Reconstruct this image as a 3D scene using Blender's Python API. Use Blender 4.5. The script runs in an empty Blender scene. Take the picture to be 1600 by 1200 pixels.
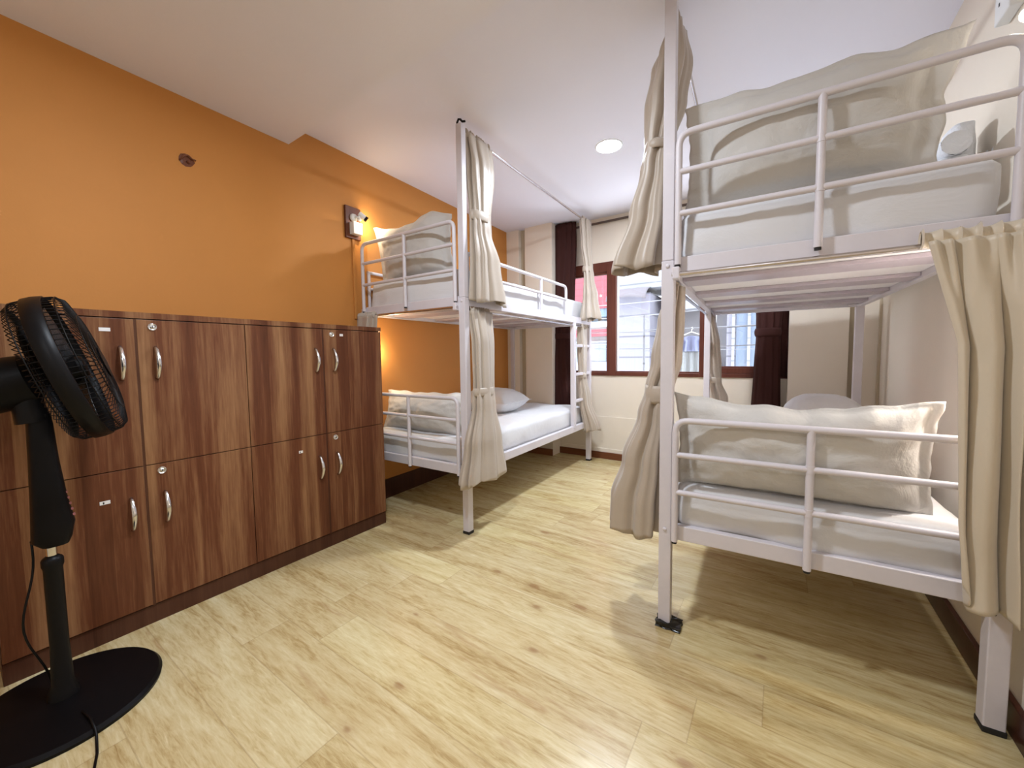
import bpy, bmesh, math, random
from mathutils import Vector, Matrix, noise
D = bpy.data
S = bpy.context.scene
C = S.collection
sin, cos, pi = math.sin, math.cos, math.pi

# ------------------------------------------------------------------ camera, world, exposure
yaw, pitch, roll, FPX = .5977, .0617, -.0129, 613.04
fw = Vector((-sin(yaw)*cos(pitch), cos(yaw)*cos(pitch), -sin(pitch)))
rt = Vector((cos(yaw), sin(yaw), 0)); up = rt.cross(fw)
r2 = rt*cos(roll)+up*sin(roll); u2 = -rt*sin(roll)+up*cos(roll)
cd = D.cameras.new('camera'); cam = D.objects.new('camera', cd); C.objects.link(cam)
cam.matrix_world = Matrix(((r2.x, u2.x, -fw.x, 2.4853), (r2.y, u2.y, -fw.y, 0.0), (r2.z, u2.z, -fw.z, 1.05), (0, 0, 0, 1)))
cd.sensor_width = 36; cd.sensor_fit = 'HORIZONTAL'; cd.lens = FPX*36/1600
cd.shift_x = (800-799.5)/1600; cd.shift_y = (594.75-600)/1600
cd.clip_start = .02
S.camera = cam
S.view_settings.view_transform = 'Standard'; S.view_settings.look = 'None'
S.view_settings.gamma = 1; S.view_settings.use_curve_mapping = False
S.view_settings.exposure = 2.65
w = D.worlds.new('sky'); S.world = w; w.use_nodes = True
w.node_tree.nodes['Background'].inputs[0].default_value = (.88, .93, 1, 1)
w.node_tree.nodes['Background'].inputs[1].default_value = 1.45
LAMP_E = 62.0

# ------------------------------------------------------------------ materials
def mat(name, col=(.8, .8, .8), rough=.5, metal=0, spec=.5, sheen=0, emis=None, es=0, trans=0, coat=0):
    m = D.materials.new(name); m.use_nodes = True
    b = m.node_tree.nodes['Principled BSDF']
    b.inputs['Base Color'].default_value = (*col, 1); b.inputs['Roughness'].default_value = rough
    b.inputs['Metallic'].default_value = metal; b.inputs['Specular IOR Level'].default_value = spec
    b.inputs['Sheen Weight'].default_value = sheen; b.inputs['Coat Weight'].default_value = coat
    b.inputs['Transmission Weight'].default_value = trans
    if emis: b.inputs['Emission Color'].default_value = (*emis, 1); b.inputs['Emission Strength'].default_value = es
    return m
class NT:
    def __init__(s, m): s.t = m.node_tree; s.b = s.t.nodes['Principled BSDF']
    def n(s, ty, **k):
        n = s.t.nodes.new(ty)
        for a, v in k.items():
            if a.startswith('i_'):
                n.inputs[a[2:].replace('_', ' ')].default_value = v
            else: setattr(n, a, v)
        return n
    def l(s, a, b): s.t.links.new(a, b)
    def ramp(s, fac, pts, interp='LINEAR'):
        r = s.n('ShaderNodeValToRGB'); r.color_ramp.interpolation = interp
        e = r.color_ramp.elements
        while len(e) < len(pts): e.new(.5)
        for i, (p, c) in enumerate(pts): e[i].position = p; e[i].color = (*c, 1)
        s.l(fac, r.inputs[0]); return r.outputs[0]
    def mix(s, f, a, b, mode='MIX'):
        m = s.n('ShaderNodeMix', data_type='RGBA', blend_type=mode)
        for sock, v in ((m.inputs[0], f), (m.inputs[6], a), (m.inputs[7], b)):
            if hasattr(v, 'links'): s.l(v, sock)
            elif isinstance(v, tuple): sock.default_value = (*v, 1)
            else: sock.default_value = v
        return m.outputs[2]
    def math(s, op, a, b=0.0):
        m = s.n('ShaderNodeMath', operation=op)
        for sock, v in ((m.inputs[0], a), (m.inputs[1], b)):
            if hasattr(v, 'links'): s.l(v, sock)
            else: sock.default_value = v
        return m.outputs[0]
    def bump(s, h, strength=.3, dist=.01):
        b = s.n('ShaderNodeBump'); b.inputs['Strength'].default_value = strength; b.inputs['Distance'].default_value = dist
        s.l(h, b.inputs['Height']); s.l(b.outputs[0], s.b.inputs['Normal'])
    def pos(s, scale=(1, 1, 1), obj=False):
        if obj:
            g = s.n('ShaderNodeTexCoord').outputs['Object']
        else:
            g = s.n('ShaderNodeNewGeometry').outputs['Position']
        m = s.n('ShaderNodeMapping'); m.inputs['Scale'].default_value = scale; s.l(g, m.inputs[0]); return m.outputs[0]
    def noise(s, v, sc, det=3, rough=.5, dist=0):
        n = s.n('ShaderNodeTexNoise'); s.l(v, n.inputs['Vector'])
        n.inputs['Scale'].default_value = sc; n.inputs['Detail'].default_value = det
        n.inputs['Roughness'].default_value = rough; n.inputs['Distortion'].default_value = dist
        return n.outputs['Fac']

def plaster(name, col, var=.06, rough=.75):
    m = mat(name, col, rough, spec=.25); t = NT(m)
    f = t.noise(t.pos(), 3.0, 4, .6)
    c = t.mix(f, tuple(x*(1-var) for x in col), tuple(min(1, x*(1+var)) for x in col))
    t.l(c, t.b.inputs['Base Color']); t.bump(t.noise(t.pos(), 120, 3), .06, .004); return m
M_orange = plaster('orange_paint', (.58, .245, .060), .06, .6)
M_cream = plaster('cream_paint', (.84, .75, .63), .04)
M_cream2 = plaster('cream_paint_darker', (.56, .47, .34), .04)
M_ceil = plaster('ceiling_paint', (.82, .80, .86), .015, .8)

def wood(name, c1, c2, c3, band=14., rough=.38, axis='y', p3=.78):
    m = mat(name, c1, rough, spec=.22); t = NT(m)
    sc = {'y': (1, 1, .05), 'x': (.05, 1, 1)}[axis]
    p = t.pos(sc)
    a = t.noise(p, band, 2, .5, .2); b = t.noise(p, band*9, 4, .6, .3); c = t.noise(t.pos((1, 1, .3)), 2.2, 2)
    # veneer strips: stepped bands along the width
    sep = t.n('ShaderNodeSeparateXYZ'); t.l(t.pos(), sep.inputs[0])
    st = t.math('FLOOR', t.math('MULTIPLY', t.math('ADD', sep.outputs['Y'], t.math('MULTIPLY', c, .03)), 14.0))
    wn = t.n('ShaderNodeTexWhiteNoise', noise_dimensions='1D'); t.l(st, wn.inputs['W'])
    f = t.math('ADD', t.math('MULTIPLY', a, .66), t.math('ADD', t.math('MULTIPLY', b, .35), t.math('MULTIPLY', wn.outputs['Value'], .15)))
    t.l(t.ramp(f, [(.38, c2), (.55, c1), (p3, c3)]), t.b.inputs['Base Color'])
    t.bump(b, .08, .002); return m
M_lock = wood('walnut_laminate', (.135, .045, .019), (.085, .027, .011), (.34, .175, .080), p3=.82)
M_lockd = wood('walnut_laminate_edge', (.075, .028, .015), (.05, .017, .009), (.10, .042, .022))
M_brown = wood('mahogany_board', (.15, .052, .026), (.10, .032, .018), (.19, .07, .038), 10)
M_winframe = wood('window_mahogany', (.12, .035, .022), (.085, .022, .015), (.16, .05, .03), 10, .35)
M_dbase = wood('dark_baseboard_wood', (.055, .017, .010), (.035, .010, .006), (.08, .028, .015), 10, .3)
M_base = wood('baseboard_wood', (.20, .072, .03), (.13, .042, .018), (.25, .10, .045), 10, .3, 'x')

def floor_mat():
    m = mat('oak_laminate', (.6, .45, .25), .33, spec=.45); t = NT(m)
    sep = t.n('ShaderNodeSeparateXYZ'); t.l(t.pos(), sep.inputs[0])
    W, L = .168, 1.26
    v = t.math('DIVIDE', t.math('ADD', sep.outputs['Y'], 10.006), W)
    row = t.math('FLOOR', v)
    r1 = t.n('ShaderNodeTexWhiteNoise', noise_dimensions='1D'); t.l(row, r1.inputs['W'])
    u = t.math('DIVIDE', t.math('ADD', sep.outputs['X'], t.math('MULTIPLY', r1.outputs['Value'], L*3)), L)
    colm = t.math('FLOOR', u)
    cb = t.n('ShaderNodeCombineXYZ'); t.l(row, cb.inputs[0]); t.l(colm, cb.inputs[1])
    r2_ = t.n('ShaderNodeTexWhiteNoise', noise_dimensions='2D'); t.l(cb.outputs[0], r2_.inputs['Vector'])
    # grain coordinates, shifted per plank
    off = t.n('ShaderNodeVectorMath', operation='SCALE'); t.l(r2_.outputs['Color'], off.inputs[0]); off.inputs['Scale'].default_value = 13.0
    add = t.n('ShaderNodeVectorMath', operation='ADD'); t.l(t.pos((.14, 1, 1)), add.inputs[0]); t.l(off.outputs[0], add.inputs[1])
    g1 = t.noise(add.outputs[0], 9, 5, .62, .9); g2 = t.noise(add.outputs[0], 95, 5, .68, .6); g3 = t.noise(add.outputs[0], 3.2, 2, .5, .3)
    base = t.ramp(t.math('ADD', t.math('MULTIPLY', g1, .55), t.math('MULTIPLY', g2, .45)),
                  [(.32, (.33, .205, .075)), (.42, (.50, .37, .17)), (.50, (.61, .485, .26)), (.60, (.69, .585, .345)), (.72, (.78, .69, .46))])
    tint = t.ramp(r2_.outputs['Value'], [(0, (.93, .90, .86)), (.5, (1, 1, 1)), (1, (1.0, 1.0, .93))])
    c = t.mix(1.0, base, tint, 'MULTIPLY')
    # knots
    kadd = t.n('ShaderNodeVectorMath', operation='ADD'); t.l(t.pos((.55, 1, 1)), kadd.inputs[0]); t.l(off.outputs[0], kadd.inputs[1])
    kp = t.n('ShaderNodeTexVoronoi', feature='F1', voronoi_dimensions='2D'); t.l(kadd.outputs[0], kp.inputs['Vector']); kp.inputs['Scale'].default_value = 2.6
    dist = t.math('ADD', kp.outputs['Distance'], t.math('MULTIPLY', t.math('SUBTRACT', g1, .5), .10))
    kn = t.ramp(dist, [(0.0, (.9, .9, .9)), (.018, (.75, .75, .75)), (.034, (.22, .22, .22)), (.085, (.0, .0, .0)), (1, (0, 0, 0))])
    kf = t.n('ShaderNodeRGBToBW'); t.l(kn, kf.inputs[0])
    c = t.mix(t.math('MULTIPLY', kf.outputs[0], .85), c, (.30, .155, .06))
    # dark mineral streaks
    stv = t.noise(add.outputs[0], 5.5, 3, .7, 1.8)
    stf = t.n('ShaderNodeRGBToBW'); t.l(t.ramp(stv, [(.60, (0, 0, 0)), (.68, (.42, .42, .42)), (.72, (.1, .1, .1)), (1, (0, 0, 0))]), stf.inputs[0])
    c = t.mix(stf.outputs[0], c, (.36, .19, .07))
    # seams
    fv = t.math('FRACT', v); fu = t.math('FRACT', u)
    e1 = t.math('MINIMUM', fv, t.math('SUBTRACT', 1.0, fv)); e2 = t.math('MINIMUM', fu, t.math('SUBTRACT', 1.0, fu))
    s1 = t.math('LESS_THAN', e1, .0035/W*.5); s2 = t.math('LESS_THAN', e2, .003/L*.6)
    sm = t.math('MAXIMUM', s1, s2)
    c = t.mix(t.math('MULTIPLY', sm, .28), c, (.25, .15, .06))
    t.l(c, t.b.inputs['Base Color'])
    t.l(t.math('ADD', t.math('MULTIPLY', g2, .12), .19), t.b.inputs['Roughness'])
    t.bump(t.math('SUBTRACT', t.math('MULTIPLY', g2, .25), sm), .12, .0015)
    return m
M_floor = floor_mat()

def paintmetal(name, col, rough=.38):
    m = mat(name, col, rough, spec=.5); t = NT(m)
    t.bump(t.noise(t.pos(), 90, 2), .05, .002)
    f = t.noise(t.pos(), 7, 5, .7)
    t.l(t.ramp(f, [(.3, tuple(x*.93 for x in col)), (.7, col)]), t.b.inputs['Base Color']); return m
M_white = paintmetal('white_bed_enamel', (.72, .675, .71))
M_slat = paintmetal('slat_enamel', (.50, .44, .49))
M_board = paintmetal('mattress_board_white', (.90, .87, .87), .6)
M_chrome = mat('chrome', (.75, .75, .76), .18, metal=1)
M_rod = mat('steel_rod', (.62, .58, .57), .25, metal=1)
M_rodbrown = mat('brown_rod', (.10, .065, .05), .4)
M_black = mat('black_plastic', (.004, .0035, .004), .42, spec=.18)
M_blackm = mat('black_satin', (.003, .0025, .003), .45, spec=.15)
M_rubber = mat('black_rubber', (.015, .013, .012), .7)
M_wplastic = mat('white_plastic', (.82, .82, .80), .35)
M_dark = mat('dark_slot', (.02, .02, .02), .6)
M_paper = mat('paper_tag', (.85, .82, .80), .6)

def cloth(name, col, sc=6, st=.5, rough=.85, sheen=.1, weave=900):
    m = mat(name, col, rough, spec=.2, sheen=sheen); t = NT(m)
    a = t.noise(t.pos(obj=True), sc, 5, .62, .6); b = t.noise(t.pos(obj=True), weave, 1)
    t.bump(t.math('ADD', a, t.math('MULTIPLY', b, .02)), st, .02); return m
M_sheet = cloth('white_sheet', (.71, .70, .71), 5, .35)
M_pillow = cloth('pillow_cotton', (.62, .595, .56), 6, .55)
M_towel = cloth('white_towel', (.86, .87, .90), 30, .5)
M_satin = cloth('beige_satin', (.48, .40, .32), 4, .15, .42, .3)
m_ = M_satin.node_tree.nodes['Principled BSDF']; m_.inputs['Specular IOR Level'].default_value = .55
M_satin2 = cloth('gold_beige_satin', (.62, .53, .405), 4, .12, .42, .3)
M_satin2.node_tree.nodes['Principled BSDF'].inputs['Specular IOR Level'].default_value = .55
M_brcurt = cloth('dark_brown_curtain', (.050, .016, .013), 6, .2, .8, .0)
def glassmat():
    m = D.materials.new('window_glass'); m.use_nodes = True; nt = m.node_tree; nt.nodes.clear()
    o = nt.nodes.new('ShaderNodeOutputMaterial'); mx = nt.nodes.new('ShaderNodeMixShader'); mx.inputs[0].default_value = .06
    a = nt.nodes.new('ShaderNodeBsdfTransparent'); a.inputs[0].default_value = (.95, .97, 1, 1)
    g = nt.nodes.new('ShaderNodeBsdfGlossy'); g.inputs['Roughness'].default_value = .02
    nt.links.new(a.outputs[0], mx.inputs[1]); nt.links.new(g.outputs[0], mx.inputs[2]); nt.links.new(mx.outputs[0], o.inputs[0]); return m
M_glass = glassmat()

# ------------------------------------------------------------------ mesh helpers
class MB:
    def __init__(s): s.b = bmesh.new()
    def box(s, x0, x1, y0, y1, z0, z1, bev=0.0, M=None):
        vs = [s.b.verts.new(((x0, x1)[i & 1], (y0, y1)[i >> 1 & 1], (z0, z1)[i >> 2 & 1])) for i in range(8)]
        fs = [s.b.faces.new([vs[i] for i in f]) for f in ((0, 2, 3, 1), (4, 5, 7, 6), (0, 1, 5, 4), (2, 6, 7, 3), (0, 4, 6, 2), (1, 3, 7, 5))]
        if bev:
            es = list({e for f in fs for e in f.edges})
            r = bmesh.ops.bevel(s.b, geom=es, offset=bev, segments=2, affect='EDGES', profile=.5)
            vs = list({v for f in r['faces'] for v in f.verts} | {v for v in vs if v.is_valid})
        if M:
            for v in vs: v.co = M @ v.co
        return s
    def prism(s, pts, z0, z1):
        a = [s.b.verts.new((x, y, z0)) for x, y in pts]; c = [s.b.verts.new((x, y, z1)) for x, y in pts]
        n = len(pts); s.b.faces.new(a[::-1]); s.b.faces.new(c)
        for i in range(n): s.b.faces.new((a[i], a[(i+1) % n], c[(i+1) % n], c[i]))
        return s
    def tube(s, pts, r, n=12, caps=True, rs=None):
        pts = [Vector(p) for p in pts]; rings = []
        t0 = (pts[1]-pts[0]).normalized()
        ref = Vector((0, 0, 1)) if abs(t0.z) < .9 else Vector((1, 0, 0))
        nrm = t0.cross(ref).normalized()
        for i, p in enumerate(pts):
            t = (pts[min(i+1, len(pts)-1)]-pts[max(i-1, 0)]).normalized()
            nrm = (nrm-t*nrm.dot(t)).normalized(); bn = t.cross(nrm)
            rr = rs[i] if rs else r
            rings.append([s.b.verts.new(p+(nrm*cos(2*pi*k/n)+bn*sin(2*pi*k/n))*rr) for k in range(n)])
        for a, b in zip(rings, rings[1:]):
            for k in range(n): s.b.faces.new((a[k], a[(k+1) % n], b[(k+1) % n], b[k]))
        if caps: s.b.faces.new(rings[0][::-1]); s.b.faces.new(rings[-1])
        return s
    def lathe(s, prof, M=None, n=40):
        """prof = [(r,z)...] spun about z"""
        M = M or Matrix(); rings = []
        for r, z in prof:
            if r < 1e-5: rings.append([s.b.verts.new(M @ Vector((0, 0, z)))])
            else: rings.append([s.b.verts.new(M @ Vector((r*cos(2*pi*k/n), r*sin(2*pi*k/n), z))) for k in range(n)])
        for a, b in zip(rings, rings[1:]):
            for k in range(n):
                q = [a[k % len(a)], a[(k+1) % len(a)], b[(k+1) % len(b)], b[k % len(b)]]
                q = list(dict.fromkeys(q))
                if len(q) > 2: s.b.faces.new(q)
        return s
    def grid(s, f, nu, nv, closeu=False):
        vs = [[s.b.verts.new(f(i/(nu if closeu else nu-1), j/(nv-1))) for i in range(nu)] for j in range(nv)]
        for j in range(nv-1):
            for i in range(nu if closeu else nu-1):
                s.b.faces.new((vs[j][i], vs[j][(i+1) % nu], vs[j+1][(i+1) % nu], vs[j+1][i]))
        return vs
    def build(s, name, m, parent=None, smooth=False, org=None, sol=0, sub=0, weld=False):
        if weld: bmesh.ops.remove_doubles(s.b, verts=s.b.verts, dist=1e-5)
        bmesh.ops.recalc_face_normals(s.b, faces=s.b.faces)
        if org:
            bmesh.ops.translate(s.b, verts=s.b.verts, vec=-Vector(org))
        me = D.meshes.new(name); s.b.to_mesh(me); s.b.free(); me.materials.append(m)
        o = D.objects.new(name, me); C.objects.link(o)
        if org: o.location = org
        if smooth:
            for p in me.polygons: p.use_smooth = True
            if smooth == 'auto':
                try: me.set_sharp_from_angle(angle=math.radians(35))
                except Exception: pass
        if sol:
            md = o.modifiers.new('sol', 'SOLIDIFY'); md.thickness = sol; md.offset = 0
        if sub:
            md = o.modifiers.new('sub', 'SUBSURF'); md.levels = sub; md.render_levels = sub
        if parent: o.parent = parent
        return o
def tag(o, label, cat, group=None, kind=None):
    if label: o['label'] = label
    if cat: o['category'] = cat
    if group: o['group'] = group
    if kind: o['kind'] = kind
    return o
def struct(o): o['kind'] = 'structure'; return o
def empty(name, loc=(0, 0, 0), rz=0, label=None, cat=None, group=None):
    o = D.objects.new(name, None); C.objects.link(o); o.location = loc; o.rotation_euler = (0, 0, rz); o.empty_display_size = .1
    return tag(o, label, cat, group)
def fillet(pts, r, n=6):
    """round the corners of a polyline"""
    P = [Vector(p) for p in pts]; out = [P[0]]
    for a, b, c in zip(P, P[1:], P[2:]):
        d1 = (a-b).normalized(); d2 = (c-b).normalized()
        p0 = b+d1*r; p2 = b+d2*r
        for i in range(n+1):
            t = i/n; out.append(p0*(1-t)**2+b*2*t*(1-t)+p2*t*t)
    out.append(P[-1]); return out

# ------------------------------------------------------------------ room shell
C1, C2 = 2.298, 2.407
XR, YB, YF, YC = 3.047, -1.35, 3.80, 3.615
def wallx(y): return -(y-3.6)*.0495-.02
struct(MB().box(-.05, XR+.12, YB-.1, YF+.15, -.06, 0).build('floor', M_floor))
# ceiling: dropped slab near the camera, raised field beyond
cm = MB()
cm.prism([(-.3, YB-.1), (XR+.12, YB-.1), (XR+.12, 1.197), (-.3, 1.2385)], C1, C2+.12)
cm.box(-.3, XR+.12, 1.15, YF+.15, C2, C2+.12)
struct(cm.build('ceiling', M_ceil))
struct(MB().prism([(wallx(YB-.1)-.12, YB-.1), (wallx(YB-.1), YB-.1), (wallx(YC+.3), YC+.3), (wallx(YC+.3)-.12, YC+.3)], 0, C2).build('wall_left', M_orange))
struct(MB().box(XR, XR+.12, YB-.1, YF+.15, 0, C2).build('wall_right', M_cream))
struct(MB().box(0, XR, YB-.1, YB, 0, C1).build('wall_back', M_cream))
# far wall with the window opening, ledge steps and the two columns
WX0, WX1, WZ0, WZ1 = .60, 2.56, .845, 1.95
fm = MB()
fm.box(-.04, WX0, YF, YF+.12, 0, C2); fm.box(WX1, XR, YF, YF+.12, 0, C2)
fm.box(WX0, WX1, YF, YF+.12, 0, WZ0); fm.box(WX0, WX1, YF, YF+.12, WZ1, C2)
fm.box(.54, 2.545, YF-.012, YF, 0, .43, .003); fm.box(.54, 2.545, YF-.018, YF, 0, .105, .003)
struct(fm.build('wall_far', M_cream))
cm = MB()
cm.box(-.03, .137, YC, YF, 0, C2); cm.box(.215, .54, YC, YF, 0, C2); cm.box(.137, .215, YC+.05, YF, 0, C2)
cm.box(2.545, 2.888, YC, YF, 0, C2); cm.box(2.888, 2.93, YC+.04, YF, 0, C2); cm.box(2.93, XR, YC, YF, 0, C2)
struct(cm.build('wall_far_columns', M_cream))
cm = MB(); cm.box(.139, .213, YC+.047, YC+.05, 0, C2-.001); cm.box(2.89, 2.928, YC+.037, YC+.04, 0, C2-.001)  # darker strips lining the recesses, shade put into their colour
struct(cm.build('recess_shade_strips', M_cream2))
struct(MB().box(.54, 2.545, YF-.032, YF-.018, 0, .068, .003).build('baseboard_far', M_base))
struct(MB().box(XR-.016, XR, YB, YC, 0, .095, .003).build('baseboard_right', M_dbase))

struct(MB().prism([(wallx(1.6), 1.6), (wallx(1.6)+.014, 1.6), (wallx(YC)+.014, YC), (wallx(YC), YC)], 0, .14).build('shade_baseboard_left', M_dbase))  # dark board added to carry the bed's shade along the wall foot
struct(MB().box(.0, .54, YC-.014, YC, 0, .068).build('trim_3', M_base))
# window
def window():
    m = MB(); y0, y1 = YF-.012, YF+.06
    m.box(WX0-.03, WX1, y0, y1, WZ1-.075, WZ1+.02, .004)      # head
    m.box(WX0-.03, WX1, y0, y1, WZ0, WZ0+.035, .004)          # sill rail
    m.box(WX0-.03, WX0+.04, y0, y1, WZ0, WZ1, .004); m.box(WX1-.05, WX1, y0, y1, WZ0, WZ1, .004)
    m.box(1.06, 1.155, y0-.006, y1, WZ0, WZ1, .004)
    m.box(1.905, 2.02, y0-.006, y1, WZ0, WZ1, .004)
    fr = struct(m.build('window_1', M_winframe))
    for i, (a, b, zb) in enumerate(((WX0+.04, 1.06, WZ0+.035), (1.155, 1.905, WZ0+.035), (2.02, WX1-.05, WZ0+.085))):
        s = MB(); t = .028
        if i == 2: s.box(a, b, y0+.004, y1-.01, WZ0+.035, zb, .003)
        for bx in ((a, b, zb, zb+.012), (a, b, WZ1-.10, WZ1-.075)):
            s.box(bx[0], bx[1], y0+.012, y1-.02, bx[2], bx[3])
        sash = s.build('window_sash', M_winframe, fr)
        g = MB(); g.box(a, b, YF+.02, YF+.024, zb, WZ1-.085); g.build('window_pane', M_glass, sash)
        s = MB(); s.box(a+.002, a+.012, y0+.02, y1-.025, zb+.01, WZ1-.1); s.build('window_track', M_wplastic, sash)
window()

# ------------------------------------------------------------------ ceiling downlights
def downlight(x, y, z, label, k=1.0):
    r = empty('ceiling_downlight', (x, y, z), 0, label, 'ceiling light', 'round recessed ceiling lights')
    MB().lathe([(.074, 0), (.078, -.004), (.086, -.005), (.088, 0)]).build('light_trim', M_wplastic, r, True)
    e = mat('led_diffuser', (1, 1, 1), .5, emis=(.865, .96, 1.08), es=LAMP_E*k)
    MB().lathe([(0, -.002), (.074, -.002)]).build('diffuser', e, r)
downlight(1.538, 2.55, C2, 'round glowing downlight in the raised ceiling between the bunk beds', 1.65)
downlight(1.56, .68, C1, 'round glowing downlight in the lowered ceiling above the open floor', 1.2)
downlight(2.45, -.70, C1, 'added unseen fill light in the lowered ceiling behind the camera', .45)  # unseen lamp, added to fill the near side of the room

# ------------------------------------------------------------------ lockers
LX = .441
def locker(y0, y1, label, keys, tags, tagdark):
    root = empty('locker_cabinet', (LX, (y0+y1)/2, 0), 0, label, 'locker', 'walnut lockers along the orange wall')
    def P(mb, name, m, par=root, **k):
        o = mb.build(name, m, par, **k); o.matrix_parent_inverse = Matrix.Translation((-LX, -(y0+y1)/2, 0)); return o
    b = MB(); g = .004
    b.prism([(wallx(y0)+.004, y0), (LX-.019, y0), (LX-.019, y1), (wallx(y1)+.004, y1)], .072, 1.214)
    P(b, 'cabinet_body', M_lockd)
    P(MB().box(wallx(y0)+.02, LX-.008, y0, y1, 0, .072), 'plinth', M_lockd)
    P(MB().prism([(wallx(y0)+.004, y0), (LX+.002, y0), (LX+.002, y1), (wallx(y1)+.004, y1)], 1.2145, 1.238), 'top_panel', M_lock)
    P(MB().box(LX-.022, LX-.0015, (y0+y1)/2-.0045, (y0+y1)/2+.0045, .074, 1.212), 'center_stile', M_lockd)
    ym = (y0+y1)/2
    for (a, c, side) in ((y0+.0015, ym-.004, 1), (ym+.004, y1-.0015, -1)):
        for (z0, z1, ri) in ((.078, .6385, 0), (.6415, 1.2105, 1)):
            d = P(MB().box(LX-.018, LX, a, c, z0, z1, .0012), 'door', M_lock)
            hy = ym-.046 if side > 0 else ym+.056
            hz0 = z1-.236 if ri else z1-.245
            h = MB()
            pts = [(LX+.001, hy, hz0+.006), (LX+.012, hy, hz0+.012)]
            for k in range(9):
                t = k/8; pts.append((LX+.016+.018*sin(pi*t), hy, hz0+.018+t*.10))
            pts += [(LX+.012, hy, hz0+.124), (LX+.001, hy, hz0+.130)]
            rs = [.006, .0065]+[.0068+.0022*sin(pi*k/8) for k in range(9)]+[.0065, .006]
            h.tube(pts, .007, 10, True, rs)
            ho = h.build('handle', M_chrome, d, True)
            key = (side, ri)
            if key in keys:
                kz = z1-.027
                k_ = MB().lathe([(0, .004), (.006, .004), (.0065, .0025), (.011, .0025), (.0118, .005), (.0135, .005), (.0145, 0)], Matrix.Translation((LX, hy-.006, kz)) @ Matrix.Rotation(pi/2, 4, 'Y'), 20)
                ko = k_.build('lock', M_chrome, d, True)
                MB().box(LX+.004, LX+.0048, hy-.0075, hy-.0045, kz-.004, kz+.004).build('keyhole', M_dark, ko)
            for (ks, kr, ty, tz, tw) in tags:
                if (ks, kr) == key:
                    tg = MB().box(LX, LX+.0015, ty-tw/2, ty+tw/2, tz-.0065, tz+.0065).build('number_tag', M_paper, d)
                    if (ks, kr) in tagdark:
                        MB().box(LX+.0015, LX+.0018, ty-.006, ty-.002, tz-.005, tz+.003).build('tag_mark', M_dark, tg)
    return root
locker(.066, .816, 'walnut four-door locker unit behind the black pedestal fan',
       ((-1, 1), (-1, 0)), ((1, 1, .358, 1.168, .030), (1, 0, .325, .530, .028)), ((1, 0),))
locker(.816, 1.566, 'walnut four-door locker unit right next to the left bunk bed',
       ((-1, 1), (-1, 0)), ((-1, 1, 1.300, 1.182, .020), (1, 0, 1.046, .568, .020)), ((1, 0),))

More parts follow.
